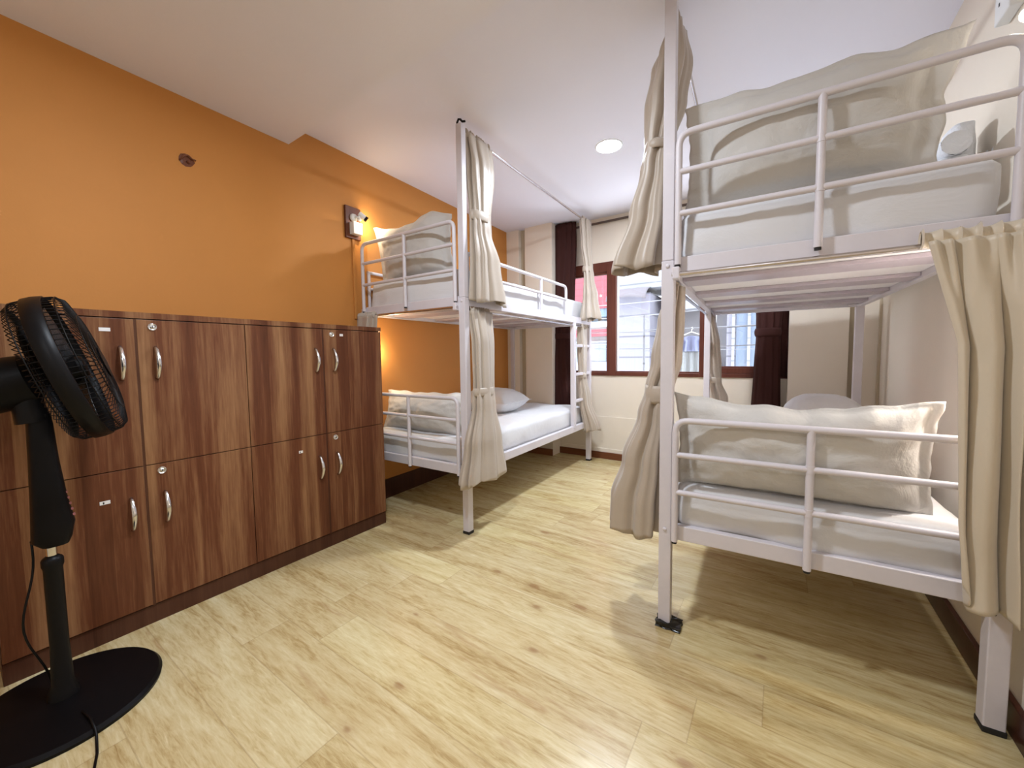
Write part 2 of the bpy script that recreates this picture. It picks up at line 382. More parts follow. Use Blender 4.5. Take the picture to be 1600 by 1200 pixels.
# ------------------------------------------------------------------ bunk beds
W_, L_, PW = .960, 1.985, .044
def bunk(org, ang, s, W, L, label):
    root = empty('bunk_bed', (*org, 0), ang, label, 'bunk bed', 'white metal bunk beds')
    def X(u): return s*u
    def bx(mb, u0, u1, v0, v1, z0, z1, bev=.0):
        a, b = sorted((X(u0), X(u1))); return mb.box(a, b, v0, v1, z0, z1, bev)
    def T(mb, pts, r, n=12, **k): return mb.tube([(X(p[0]), p[1], p[2]) for p in pts], r, n, **k)
    # posts
    for (u0, v0) in ((0, 0), (W-PW, 0), (0, L-PW), (W-PW, L-PW)):
        m = MB(); bx(m, u0, u0+PW, v0, v0+PW, .012, 1.392, .003)
        p = m.build('post', M_white, root)
        m = MB(); bx(m, u0-.002, u0+PW+.002, v0-.002, v0+PW+.002, 0, .018, .003); m.build('foot_cap', M_rubber, p)
        if v0 == 0 and u0 == 0:
            m = MB(); bx(m, u0+.002, u0+PW-.002, v0+.002, v0+PW-.002, 1.393, 2.352, .003)
            q = m.build('upper_post', M_white, root)
            for zz in (1.372, .385):
                MB().lathe([(0, .005), (.005, .0045), (.0075, .002), (.008, 0)], Matrix.Translation((X(.022), 0, zz)) @ Matrix.Rotation(pi/2, 4, 'X'), 14).build('bolt', M_white, p, True)
            m = MB(); T(m, [(-.02, .012, 2.352), (.0, .012, 2.357), (.012, .012, 2.372), (.026, .012, 2.378), (.038, .014, 2.365), (.04, .02, 2.345)], .006, 8)
            m.build('rod_hook', M_black, q, True)
    # rails
    for z0 in (.350, 1.345):
        for v0 in (.006, L-.040):
            m = MB(); bx(m, PW, W-PW, v0, v0+.030, z0, z0+.056, .003)
            m.build('end_rail', M_white, root)
        for u0 in (.004, W-.036):
            m = MB(); bx(m, u0, u0+.032, PW, L-PW, z0, z0+.056, .003)
            # welded corner gussets
            for vv in (PW, L-PW-.05):
                c = u0+.032 if u0 < .1 else u0-.05
                bx(m, c, c+.05, vv, vv+.05, z0+.006, z0+.012)
            m.build('side_rail', M_white, root)
        for i in range(4):
            v0 = .255+i*.430
            m = MB(); bx(m, .037, W-.037, v0, v0+.15, z0+.008, z0+.024, .002)
            m.build('slat', M_slat, root)
        m = MB(); bx(m, .037, W-.037, .037, L-.041, z0+.0245, z0+.034)
        m.build('mattress_board', M_board, root)
    # near-end guard frames (welded round tube)
    for base, zt, z1, z2 in ((1.370, 1.822, 1.692, 1.548), (.352, .808, .680, .540)):
        R = .0115; ul, ur, v = .058, W-.045, -.012
        m = MB()
        T(m, fillet([(ul, v, base), (ul, v, zt), (ur, v, zt), (ur, v, base)], .045), R)
        T(m, [(ul, v, z1), (ur, v, z1)], R*.92); T(m, [(ul, v, z2), (ur, v, z2)], R*.92)
        T(m, [((ul+ur)/2, v, base), ((ul+ur)/2, v, zt)], R)
        for zz in (z1, z2):
            m.lathe([(0, -.014), (.0128, -.012), (.0128, .012), (0, .014)], Matrix.Translation((X((ul+ur)/2), v, zz)), 14)
        g = m.build('end_guard', M_white, root, 'auto')
        for uu in (ul, (ul+ur)/2, ur):
            m = MB(); T(m, [(uu, v, base-.008), (uu, v, base+.0)], R*.8); m.build('tube_plug', M_rubber, g)
    # long-side guards of the upper bunk
    for uu, vend in ((.020, 1.40), (W-.020, L-.10))[:2 if s < 0 else 1]:
        m = MB(); R = .0115
        T(m, fillet([(uu, .046, 1.648), (uu, vend, 1.648), (uu, vend, 1.395)], .045), R)
        T(m, [(uu, .046, 1.535), (uu, vend, 1.535)], R*.9)
        vv = .95 if uu < .5 else 1.0
        T(m, [(uu, vv, 1.395), (uu, vv, 1.648)], R); T(m, [(uu, .056, 1.395), (uu, .056, 1.648)], R)
        m.build('side_guard', M_white, root, 'auto')
    # ladder on the room side, at the far end
    m = MB(); bx(m, -.002, .036, 1.520, 1.565, .384, 1.372, .003)
    lad = m.build('ladder', M_white, root)
    for z in (.632, .878, 1.140):
        m = MB(); bx(m, .004, .034, 1.565, L-.001, z-.013, z+.013, .004); m.build('rung', M_white, lad)
    # curtain rods
    def rod(name, pts, r, m): 
        b = MB(); T(b, pts, r, 12); return b.build(name, m, root, 'auto')
    rod('upper_curtain_rod', [(.020, .03, 2.325), (.020, L-.05, 2.325)], .0085, M_rod)
    rod('lower_curtain_rod', [(.012, PW-.005, 1.322), (.012, L-.045, 1.322)], .0075, M_rod)
    rod('end_curtain_rod', [(.040, -.016, 1.336), (W-.02, -.016, 1.336)], .0085, M_rod)
    for ua, ub in ((.042, .066), (W-.05, W-.03)):
        m = MB(); bx(m, ua, ub, -.028, .006, 1.318, 1.362, .004); m.build('rod_bracket', M_white, root)
    # slim stay that carries the far end of the upper rod
    m = MB(); bx(m, .012, .030, L-.035, L-.017, 1.393, 2.335, .002); m.build('rod_stay', M_white, root)
    m = MB(); bx(m, .012, .030, L-.06, L-.017, 2.315, 2.335, .002); m.build('rod_stay', M_white, root)
    return root
O1, A1 = (.998, 1.717), .0234
O2, A2 = (2.119, 1.529), .0449
W1, L1, W2, L2 = .926, 1.942, .900, 1.863
bunk(O1, A1, -1, W1, L1, 'white metal bunk bed against the orange wall beside the lockers')
rb = bunk(O2, A2, 1, W2, L2, 'white metal bunk bed on the right with the large beige curtain')
def torn_tape():
    m = MB(); rnd = random.Random(3)
    m.box(-.006, .082, -.014, .052, 0.0, .022)
    bmesh.ops.subdivide_edges(m.b, edges=m.b.edges[:], cuts=4, use_grid_fill=True)
    for v in m.b.verts:
        v.co.x += rnd.uniform(-.004, .004); v.co.y += rnd.uniform(-.004, .004)
        if v.co.z > .004: v.co.z += rnd.uniform(-.006, .003)-.008*max(0, v.co.x-.045)/.04
    m.build('torn_tape', mat('shiny_black_tape', (.012, .011, .01), .2), rb)
torn_tape()
def bw(b, u, v, z=0):
    (o, a, s) = ((O1, A1, -1), (O2, A2, 1))[b]
    x = s*u; return Vector((o[0]+x*cos(a)-v*sin(a), o[1]+x*sin(a)+v*cos(a), z))

# ------------------------------------------------------------------ mattresses, pillows
def mattress(b, u0, u1, v0, v1, z0, h, seed, label):
    a = (A1, A2)[b]; c = bw(b, (u0+u1)/2, (v0+v1)/2, z0)
    hx, hy = (u1-u0)/2, (v1-v0)/2
    m = MB(); n = 56; k = 5
    def rr(t, hw, hd, z, e):
        x = cos(t); y = sin(t)
        q = (abs(x)**k+abs(y)**k)**(-1/k)
        return Vector((x*q*(hw-e), y*q*(hd-e), z))
    prof = [(.03, 0), (.006, .012), (0, .035), (.0, h*.5), (.003, h-.03), (.012, h-.010), (.03, h-.001), (.08, h+.004), (.16, h+.006), (.25, h+.006), (.36, h+.006)]
    nn = 160; rings = []
    for e, z in prof:
        ring = []
        for i in range(nn):
            t = 2*pi*i/nn
            # sample evenly along perimeter
            per = 4*(hx+hy); d = per*i/nn
            if d < 2*hx: px, py = -hx+d, -hy
            elif d < 2*hx+2*hy: px, py = hx, -hy+(d-2*hx)
            elif d < 4*hx+2*hy: px, py = hx-(d-2*hx-2*hy), hy
            else: px, py = -hx, hy-(d-4*hx-2*hy)
            # round corners
            R = .05; cx_ = max(-(hx-R), min(hx-R, px)); cy_ = max(-(hy-R), min(hy-R, py))
            dx, dy = px-cx_, py-cy_; dl = math.hypot(dx, dy)
            if dl > 1e-6: px, py = cx_+dx/dl*min(dl, R), cy_+dy/dl*min(dl, R)
            sx, sy = (hx-e)/hx, (hy-e)/hy
            p = Vector((px*sx, py*sy, z))
            w_ = noise.noise(Vector((p.x*5+seed, p.y*5, z*7)))*.017+noise.noise(Vector((p.x*17+seed, p.y*17, z*25)))*.005
            if 0.01 < z < h-.012:
                nx, ny = (dx/dl, dy/dl) if dl > 1e-6 else (0, 0)
                p.x += nx*w_; p.y += ny*w_
            elif z >= h-.012: p.z += w_*.6
            ring.append(m.b.verts.new(p))
        rings.append(ring)
    for r0, r1 in zip(rings, rings[1:]):
        for i in range(nn): m.b.faces.new((r0[i], r0[(i+1) % nn], r1[(i+1) % nn], r1[i]))
    m.b.faces.new(rings[0][::-1]); m.b.faces.new(rings[-1])
    o = m.build('mattress', M_sheet, None, True); o.location = c; o.rotation_euler = (0, 0, a)
    return tag(o, label, 'mattress', 'sheeted mattresses on the bunks')
mattress(0, .052, W1-.05, .03, L1-.05, 1.3805, .19, 1.0, 'white sheeted mattress on the top bunk by the orange wall')
mattress(0, .045, W1-.05, .03, L1-.05, .3855, .165, 2.0, 'white sheeted mattress on the lower bunk next to the lockers')
mattress(1, .052, W2-.05, .03, L2-.05, 1.3805, .19, 3.0, 'white sheeted mattress on the right top bunk, under the white towel')
mattress(1, .045, W2-.05, .03, L2-.05, .3855, .165, 4.0, 'white sheeted mattress on the right lower bunk, beside the large curtain')

def pillow(w, h, t, seed, flange=.04, wr=.012, sag=0.0, corner=.02):
    """pillow in local xz-plane (x width, z height, y thickness), origin at bottom centre"""
    m = MB(); nu, nv = 64, 44
    def surf(sg):
        def f(i, j):
            u, v = i*2-1, j*2-1
            a, b_ = min(1, abs(u)/(1-2*flange/w)), min(1, abs(v)/(1-2*flange*.35/h))
            th = max(0, (1-a**3.2))**.55*max(0, (1-b_**3.0))**.55
            # pinched sides, pointed corners
            x = u*(w/2)*(1-.035*(1-v*v)+corner*(u*u*v*v)); z = v*(h/2)*(1-.05*(1-u*u)*1+.02*u*u)+h/2
            wv = noise.noise(Vector((u*3+seed, v*3, sg)))*1.0+.6*noise.noise(Vector((u*8+seed, v*5, sg*2)))
            ra = noise.noise(Vector((math.atan2(v, u)*4+seed, sg*3, 0)))*(abs(u)**2+abs(v)**2)*.7
            y = sg*(t/2*th+.002)+(.6*wr*(wv+ra)*min(1, th*2+.15))*(1 if sg > 0 else 1)*.8
            z += -sag*(1-u*u)*max(0, v)+.010*noise.noise(Vector((u*4+seed, 7, v)))*(v > .6)
            x += .006*noise.noise(Vector((v*5+seed, 3, u)))*(abs(u) > .8)
            if abs(u) == 1 or abs(v) == 1: y = wr*.8*ra*.3+wr*wv*.15+sg*.0012
            return Vector((x, y, z))
        return f
    g1 = m.grid(surf(1), nu, nv); g2 = m.grid(surf(-1), nu, nv)
    def bridge(a, b):
        for i in range(len(a)-1): m.b.faces.new((a[i], a[i+1], b[i+1], b[i]))
    bridge(g1[0], g2[0]); bridge(g1[-1], g2[-1]); bridge([r[0] for r in g1], [r[0] for r in g2]); bridge([r[-1] for r in g1], [r[-1] for r in g2])
    return m
def put_pillow(b, u, v, z, rz, tilt, tw, mb, label, mt=M_pillow, par=None):
    o = mb.build('pillow', mt, None, True)
    a = (A1, A2)[b]
    o.matrix_world = Matrix.Translation(bw(b, u, v, z)) @ Matrix.Rotation(a+rz, 4, 'Z') @ Matrix.Rotation(tilt, 4, 'X') @ Matrix.Rotation(tw, 4, 'Y')
    return tag(o, label, 'pillow', 'pillows on the bunks')
# standing pillows, leaning on the near-end guards
def shear(mb, k):
    for v in mb.b.verts: v.co.x += k*v.co.z
    return mb
def reshape(mb):
    for v in mb.b.verts:
        x, z = v.co.x, v.co.z
        wl = max(0, min(1, -x/.35)); wr = max(0, min(1, (x-.18)/.17)); k = max(0, min(1, z/.375))
        v.co.x -= .065*wl*k; v.co.z -= .075*wr*wr*k**3; v.co.x += .012*wr*k
        v.co.z += .028*math.exp(-((x-.12)/.09)**2)*k**4-.02*math.exp(-((x+.12)/.12)**2)*k**4
    return mb
p = put_pillow(0, .500, .115, 1.575, 0, math.radians(3), 0, reshape(pillow(.64, .385, .15, 1.3, .045, .014, .02)), 'beige pillow propped on the top bunk by the socket board')
p = put_pillow(0, .50, .125, .548, 0, math.radians(-12), 0, pillow(.76, .275, .15, 2.7, .03, .014), 'beige pillow propped behind the lower guard beside the lockers')
def reshape2(mb):
    for v in mb.b.verts:
        x, z = v.co.x, v.co.z
        wr = max(0, min(1, (x-.16)/.2)); k = max(0, min(1, z/.385))
        v.co.x -= .045*wr*(1-k)**.6-.012*wr*k
        if x > .2: v.co.x -= .006*sin(k*14)*wr
        v.co.z += .008*sin(x*22)*k**3-.018*max(0, min(1, (x-.24)/.1))*k**3
    return mb
p = put_pillow(1, .425, .115, 1.576, 0, math.radians(3), 0, reshape2(pillow(.72, .385, .16, 4.1, .075, .012, 0)), 'large beige pillow propped on the right top bunk')
p = put_pillow(1, .405, .105, .545, 0, math.radians(6), 0, pillow(.72, .36, .16, 6.2, .03, .016, .03), 'beige pillow propped on the right lower bunk beside the big curtain')
# lying pillows at the back
def lying(b, u, v, z, rz, w, h, t, seed, label):
    mb = pillow(w, h, t, seed, .02, .008)
    o = mb.build('pillow', M_sheet, None, True)
    a = (A1, A2)[b]
    o.matrix_world = Matrix.Translation(bw(b, u, v, z)) @ Matrix.Rotation(a+rz, 4, 'Z') @ Matrix.Rotation(pi/2, 4, 'X')
    return tag(o, label, 'pillow', 'pillows on the bunks')
lying(0, .62, 1.36, .655, .0, .54, .44, .22, 8.8, 'white pillow lying flat at the back of the lower bunk by the orange wall')
lying(1, .665, 1.75, .668, .0, .42, .56, .25, 9.9, 'white pillow lying flat in the far corner of the right lower bunk')

# towel on the right upper bunk
def towel():
    r = empty('towel', bw(1, .85, .43, 1.576), A2, 'white rolled and folded towel on the right top bunk', 'towel')
    m = MB()
    def roll(i, j):
        a = i*2*pi*1.0; rr = .036*(1+.10*noise.noise(Vector((cos(a)*2, sin(a)*2, j*5))))
        return Vector((rr*cos(a)-.01, (j-.5)*.2, .145+rr*sin(a)))
    m.grid(roll, 28, 16, True); 
    m.lathe([(0, -.10), (.036, -.10)], Matrix.Translation((-.01, 0, .145)) @ Matrix.Rotation(-pi/2, 4, 'X'), 20)
    m.box(-.045, .03, -.09, .09, .0, .115, .02)
    m.build('towel_roll', M_towel, r, True)
    m = MB()
    def fold(i, j):
        # upright folded slab leaning behind the roll
        a = i*2*pi
        x = .045*math.copysign(abs(cos(a))**.5, cos(a)); y = .07*math.copysign(abs(sin(a))**.7, sin(a))+.06
        n_ = noise.noise(Vector((x*20, y*20, j*4)))*.008
        tp = 1-.12*j*j
        return Vector((x*tp*.75+.030+n_+(.008 if j > .5 else 0), y+n_, j*.24+n_))
    g = m.grid(fold, 36, 14, True); m.b.faces.new(g[-1]); m.build('towel_fold', M_towel, r, True)
    m = MB()
    def corner(i, j): return Vector((.045+.075*i+.01*sin(j*7), -.02+.08*j, .10+.075*i*(1-j*.5)*(.6+.4*sin(i*9))))
    m.grid(corner, 10, 8); m.build('towel_corner', M_towel, r, True, sol=.005)
towel()

# ------------------------------------------------------------------ curtains
def bundle(name, m, keys, axis, folds, seed, org, ncut=72, nz=60, depth=.28, open_=True):
    """keys: (z, x, y, half_along, half_across). Cloth gathered into a hanging bundle; axis = direction of the rod"""
    keys = sorted(keys, reverse=True); ax = Vector(axis).normalized(); ac = Vector((-ax.y, ax.x, 0))
    def lerp(z):
        for a, b in zip(keys, keys[1:]):
            if a[0] >= z >= b[0]:
                t = (a[0]-z)/(a[0]-b[0]+1e-9); t = t*t*(3-2*t)
                return [a[i]*(1-t)+b[i]*t for i in range(1, 5)]
        return list(keys[-1][1:]) if z < keys[-1][0] else list(keys[0][1:])
    zt, zb = keys[0][0], keys[-1][0]
    mb = MB()
    def f(i, j):
        z = zt+(zb-zt)*j; x, y, ha, hc = lerp(z); th = 2*pi*i
        q = noise.noise(Vector((cos(th)*1.3+seed, sin(th)*1.3, z*1.2)))
        fo = cos(folds*th+2.2*q+seed)*(.75+.5*q)+.35*cos((folds*2+1)*th+seed*2+3*q)
        k = 1+depth*fo*(min(1, hc/.03)*.9+.1)
        drop = 0
        if j == 1: drop = -.012*cos(folds*th*.5+seed)
        p = Vector((x, y, z+drop))+ax*(ha*cos(th)*k)+ac*(hc*sin(th)*k)
        return p
    g = mb.grid(f, ncut, nz, True)
    o = mb.build(name, m, None, True, org=org, sol=.0025)
    return o
def tie(parent, m, x, y, z, ha, hc, hh, axis, tilt=0, label=None):
    ax = Vector(axis).normalized(); ac = Vector((-ax.y, ax.x, 0)); mb = MB()
    def f(i, j):
        th = 2*pi*i; bul = 1+.08*sin(pi*j)
        return Vector((x, y, z+hh*(1-2*j)+tilt*cos(th)))+ax*ha*bul*cos(th)+ac*hc*bul*sin(th)
    mb.grid(f, 40, 7, True)
    o = mb.build('tieback', m, parent, True, sol=.003)
    o.matrix_parent_inverse = Matrix.Translation(-parent.location); return o
def ruffle(parent, m, p0, p1, zc, amp, seed, h=.045, n=90, fr=9):
    """gathered header pocket around the rod"""
    a, b = Vector(p0), Vector(p1); d = b-a; ac = Vector((-d.y, d.x, 0)).normalized(); mb = MB()
    def f(i, j):
        p = a+d*i; o_ = amp*sin(i*2*pi*fr+seed+1.5*sin(i*9+seed)); 
        return p+ac*(o_+.012*cos(2*pi*j))+Vector((0, 0, zc+h*sin(2*pi*j)*.5+.006*sin(i*2*pi*fr*1.3+seed)))
    vs = [[mb.b.verts.new(f(i/(n-1), j/12)) for i in range(n)] for j in range(12)]
    for j in range(12):
        for i in range(n-1): mb.b.faces.new((vs[j][i], vs[j][i+1], vs[(j+1) % 12][i+1], vs[(j+1) % 12][i]))
    o = mb.build('curtain_header', m, parent, True); o.matrix_parent_inverse = Matrix.Translation(-parent.location); return o
Y1 = (-sin(A1), cos(A1), 0); Y2 = (-sin(A2), cos(A2), 0)
G = 'beige tied bunk curtains'
def curtain(label, keys, axis, folds, seed, mt=M_satin, tieat=None, group=G, head=None, depth=.28):
    k0 = keys[0]; org = (k0[1], k0[2], k0[0])
    o = bundle('curtain', mt, keys, axis, folds, seed, org, depth=depth)
    tag(o, label, 'curtain', group)
    if tieat: tie(o, mt, *tieat, axis=axis)
    if head: ruffle(o, mt, *head)
    return o
# 1 upper near curtain of the left bunk
curtain('beige satin curtain tied to the tall near post of the left top bunk',
        [(2.325, .975, 1.885, .115, .026), (2.15, .99, 1.885, .105, .035), (1.89, 1.0, 1.872, .080, .030), (1.80, 1.0, 1.875, .085, .034), (1.62, 1.01, 1.905, .125, .045), (1.372, 1.012, 1.925, .160, .055)],
        Y1, 6, 1.2, tieat=(1.0, 1.872, 1.87, .085, .036, .028), head=((.977, 1.775, 0), (.971, 2.0, 0), 2.325, .008, 1))
# 2 lower near
curtain('beige satin curtain tied at the near post of the left lower bunk',
        [(1.322, .990, 1.868, .100, .022), (1.12, 1.012, 1.862, .088, .028), (.86, 1.020, 1.852, .080, .028), (.76, 1.025, 1.845, .085, .032), (.53, 1.035, 1.825, .140, .042), (.315, 1.040, 1.810, .178, .050)],
        Y1, 6, 2.9, tieat=(1.018, 1.852, .842, .086, .034, .024), head=((.984, 1.770, 0), (.980, 1.962, 0), 1.322, .007, 2))
# 3 upper far
curtain('beige satin curtain hanging at the far end of the left top bunk',
        [(2.325, .935, 3.545, .075, .038), (2.10, .945, 3.545, .065, .036), (1.88, .965, 3.54, .045, .036), (1.80, .972, 3.54, .05, .040), (1.60, .995, 3.52, .075, .06), (1.385, 1.010, 3.50, .095, .090)],
        Y1, 6, 4.4, tieat=(.962, 3.54, 1.865, .05, .042, .025), head=((.94, 3.47, 0), (.935, 3.62, 0), 2.325, .007, 3))
# 4 lower far
curtain('narrow beige curtain hanging behind the ladder of the left bunk',
        [(1.322, .925, 3.50, .075, .026), (1.1, .925, 3.50, .065, .030), (.86, .925, 3.50, .045, .030), (.62, .945, 3.52, .075, .04), (.325, .985, 3.565, .09, .075)],
        Y1, 5, 5.1, tieat=(.925, 3.50, .86, .05, .035, .022), head=((.942, 3.43, 0), (.938, 3.57, 0), 1.322, .007, 4))
# 5 bunched on the end rod behind the lockers
curtain('bunched beige curtain between the lockers and the left bunk',
        [(1.336, .165, 1.668, .092, .024), (1.2, .160, 1.665, .088, .030), (.9, .155, 1.66, .07, .030), (.5, .155, 1.66, .09, .036), (.34, .155, 1.66, .1, .04)],
        (cos(A1), sin(A1), 0), 6, .4, head=((.075, 1.674, 0), (.255, 1.674, 0), 1.336, .010, 6))
# 6 upper near curtain of the right bunk
curtain('beige satin curtain tied around the tall post of the right top bunk',
        [(2.325, 2.124, 1.73, .080, .026), (2.2, 2.105, 1.725, .085, .060), (2.05, 2.085, 1.71, .080, .062), (1.88, 2.062, 1.70, .065, .042), (1.80, 2.052, 1.70, .068, .048), (1.62, 2.030, 1.695, .085, .068), (1.40, 1.990, 1.68, .105, .094)],
        Y2, 6, 2.2, tieat=(2.062, 1.70, 1.875, .07, .048, .018), head=((2.127, 1.63, 0), (2.120, 1.80, 0), 2.325, .010, 7))
# 7 lower near curtain of the right bunk
curtain('beige satin curtain tied behind the near post of the right lower bunk',
        [(1.322, 2.132, 1.73, .085, .026), (1.19, 2.112, 1.72, .080, .042), (1.03, 2.100, 1.70, .072, .048), (.90, 2.075, 1.69, .065, .046), (.80, 2.062, 1.69, .070, .058), (.60, 2.030, 1.685, .09, .085), (.42, 2.005, 1.68, .10, .105), (.305, 2.0, 1.68, .10, .105)],
        Y2, 6, 3.3, tieat=(2.078, 1.69, .888, .07, .052, .036), head=((2.122, 1.64, 0), (2.118, 1.81, 0), 1.322, .010, 8))
# 8 lower far curtain of the right bunk
curtain('beige curtain hanging at the far ladder end of the right lower bunk',
        [(1.322, 2.062, 3.22, .075, .030), (1.12, 2.075, 3.22, .07, .042), (.95, 2.085, 3.22, .06, .044), (.85, 2.10, 3.22, .05, .034), (.72, 2.125, 3.22, .07, .05), (.36, 2.13, 3.22, .09, .06)],
        Y2, 5, 6.3, tieat=(2.098, 3.22, .86, .055, .04, .022), head=((2.06, 3.14, 0), (2.055, 3.28, 0), 1.322, .007, 9))

# 9 the big curtain on the near-end rod of the right bunk
def bigcurtain():
    mb = MB()
    def f(i, j):
        zb = .392+.055*max(0, 1-i*4)-.02*i
        z = 1.335+(zb-1.335)*j
        xl = 2.800+.048*min(1, j*3.4)+.022*j+.05*max(0, j-.82)
        xr = 3.036
        u = i; top = max(0, 1-j*5.5)
        # broad soft folds that sharpen into small gathers near the rod
        ph = 2*pi*(1.95*u+.10*sin(j*2.6)+.07*noise.noise(Vector((u*2, j*1.6, 5))))-.9
        g = .012+.019*min(1, j*1.8)
        w1 = 1.7*abs(sin(pi*(3.6*u+.16+.09*sin(j*2.6)+.07*noise.noise(Vector((u*2, j*1.6, 5))))))**.6-.9
        gather = top*.010*sin(u*2*pi*6.5+1.2*sin(u*9))+(1-top)*.0035*sin(u*2*pi*5+j*2)
        out = g*w1*(1-.5*top)+gather+.010*noise.noise(Vector((u*3, j*4, 2)))*(.3+j)
        x = xl+(xr-xl)*u+.010*cos(ph)*(.4+j)
        hem = .045*j**6*(sin(ph)*.5+.5)+.055*j**6*(1-min(1, (1-u)*1.0))*.0
        zz = z-hem*.35
        return Vector((x, 1.482+(x-2.78)*.0449-out-.014*j, zz))
    mb.grid(f, 220, 80)
    o = mb.build('curtain', M_satin2, None, True, org=(2.9, 1.49, 1.335), sol=.0025)
    tag(o, 'large gold-beige satin curtain hanging over the right end of the right bunk', 'curtain')
    a = Vector((2.790, 1.534, 0)); b = Vector((3.035, 1.545, 0))
    mb = MB(); n = 140
    def g(i, j):
        p = a+(b-a)*i; s1 = sin(i*2*pi*7+.8*sin(i*13)); th = 2*pi*j/12
        hh = .024+.003*s1
        return p+Vector((.006*cos(i*2*pi*7), -.011*s1*.9+.0185*cos(th)-.004, 1.350+hh*sin(th)+.003*sin(i*31)))
    vs = [[mb.b.verts.new(g(i/(n-1), j)) for i in range(n)] for j in range(12)]
    for j in range(12):
        for i in range(n-1): mb.b.faces.new((vs[j][i], vs[j][i+1], vs[(j+1) % 12][i+1], vs[(j+1) % 12][i]))
    h = mb.build('curtain_header', M_satin2, o, True); h.matrix_parent_inverse = Matrix.Translation((-2.9, -1.49, -1.335))
bigcurtain()

# 10, 11 dark window curtains with rod
XA = (1, 0, 0)
curtain('dark brown window curtain with tieback left of the window',
        [(2.395, .62, 3.725, .125, .045), (1.6, .60, 3.725, .125, .045), (1.3, .575, 3.725, .105, .038), (1.22, .575, 3.725, .10, .036), (1.0, .57, 3.72, .115, .044), (.4, .565, 3.72, .15, .05)],
        XA, 11, 1.7, M_brcurt, (.575, 3.725, 1.255, .112, .046, .03), 'dark brown window curtains', depth=.16)
curtain('dark brown window curtain with tieback right of the window',
        [(2.33, 2.425, 3.725, .11, .045), (1.6, 2.42, 3.725, .10, .045), (1.3, 2.41, 3.725, .078, .038), (1.2, 2.408, 3.725, .074, .036), (.95, 2.408, 3.72, .082, .044), (.45, 2.405, 3.72, .095, .05)],
        XA, 9, 5.2, M_brcurt, (2.408, 3.725, 1.215, .083, .046, .032), 'dark brown window curtains', depth=.16)
r = MB(); r.tube([(.55, 3.77, 2.352), (2.54, 3.77, 2.352)], .011, 10)
o = r.build('window_curtain_rod', M_rodbrown, None, 'auto', org=(1.5, 3.77, 2.352)); tag(o, 'thin brown curtain rod along the top of the window wall', 'curtain rod')
# dark backing board between right curtain and column
mb = MB()
mb.grid(lambda i, j: Vector((2.47+.07*i, 3.775+.004*sin(i*20), 2.33-1.47*j)), 12, 4)
o = mb.build('blackout_panel', M_brcurt, None, True, org=(2.5, 3.775, 1.6), sol=.003); tag(o, 'narrow dark brown blackout strip between window curtain and right column', 'curtain')

# ------------------------------------------------------------------ socket board with reading lamp on the orange wall
def wallM(y, z):  # frame on the left wall: x' along wall (+y), y' up, z' out
    a = math.atan(.0495)
    out = Vector((cos(a), sin(a), 0)); al = Vector((-sin(a), cos(a), 0)); upv = Vector((0, 0, 1))
    Mx = Matrix((( al.x, upv.x, out.x, wallx(y)), (al.y, upv.y, out.y, y), (al.z, upv.z, out.z, z), (0, 0, 0, 1)))
    return Mx
def socket_station():
    r = empty('socket_board', (0, 0, 0), 0, 'brown wooden socket board on the orange wall above the lockers', 'socket')
    r.matrix_world = wallM(1.645, 1.96)
    MB().box(-.062, .055, -.105, .105, .0, .018, .002).build('backing_board', M_brown, r)
    b = MB().box(-.036, .034, -.082, -.002, .018, .062, .004).build('socket_box', M_wplastic, r)
    m = MB()
    for (x, y, w_, h_) in ((.0, -.018, .004, .007), (.0, -.034, .004, .007), (.006, -.049, .003, .006), (-.006, -.062, .003, .005), (.008, -.064, .003, .005)):
        m.box(x-w_/2, x+w_/2, y-h_/2, y+h_/2, .0605, .0625)
    m.build('socket_slot', M_dark, b)
    MB().box(-.012, .006, -.64, -.105, 0, .012, .002).build('cable_duct', M_orange, r)
    # lamp
    l = empty('reading_lamp', (0, 0, 0), 0, 'small white swivel reading lamp on the socket board', 'lamp', 'bunk reading lamps')
    l.matrix_world = wallM(1.645, 1.96)
    m = MB(); m.lathe([(0, 0), (.026, 0), (.027, .008), (.022, .02), (.0, .022)], Matrix.Translation((-.006, .032, .018)), 24)
    m.build('lamp_base', M_wplastic, l, True)
    m = MB(); m.tube([(-.006, .032, .036), (.004, .034, .055), (.014, .036, .066)], .007, 10)
    m.lathe([(0, -.014), (.010, -.010), (.013, 0), (.010, .010), (0, .014)], Matrix.Translation((.016, .022, .055)), 16)
    m.build('lamp_joint', M_wplastic, l, True)
    d = Vector((.62, -.50, .30)).normalized()
    q = d.to_track_quat('Z', 'Y').to_matrix().to_4x4()
    Mh = Matrix.Translation((.012, .062, .058)) @ q
    MB().lathe([(0, 0), (.012, 0), (.016, .004), (.017, .040), (.0172, .046)], Mh, 24).build('lamp_head', M_wplastic, l, 'auto')
    MB().lathe([(.0172, .046), (.0176, .046), (.0176, .064), (.014, .064), (.013, .058), (0, .058)], Mh, 24).build('lamp_bezel', M_black, l, 'auto')
    e = mat('reading_lens', (1, 1, 1), .4, emis=(1, .86, .62), es=30)
    MB().lathe([(0, .0595), (.0125, .0595)], Mh, 24).build('lamp_lens', e, l)
    ld = D.lights.new('reading_light', 'POINT'); ld.energy = READ_W; ld.color = (1, .80, .50); ld.shadow_soft_size = .012
    lo = D.objects.new('reading_light', ld); C.objects.link(lo); lo.parent = l
    lo.location = (Mh @ Vector((0, 0, .08)))
READ_W = .36
socket_station()
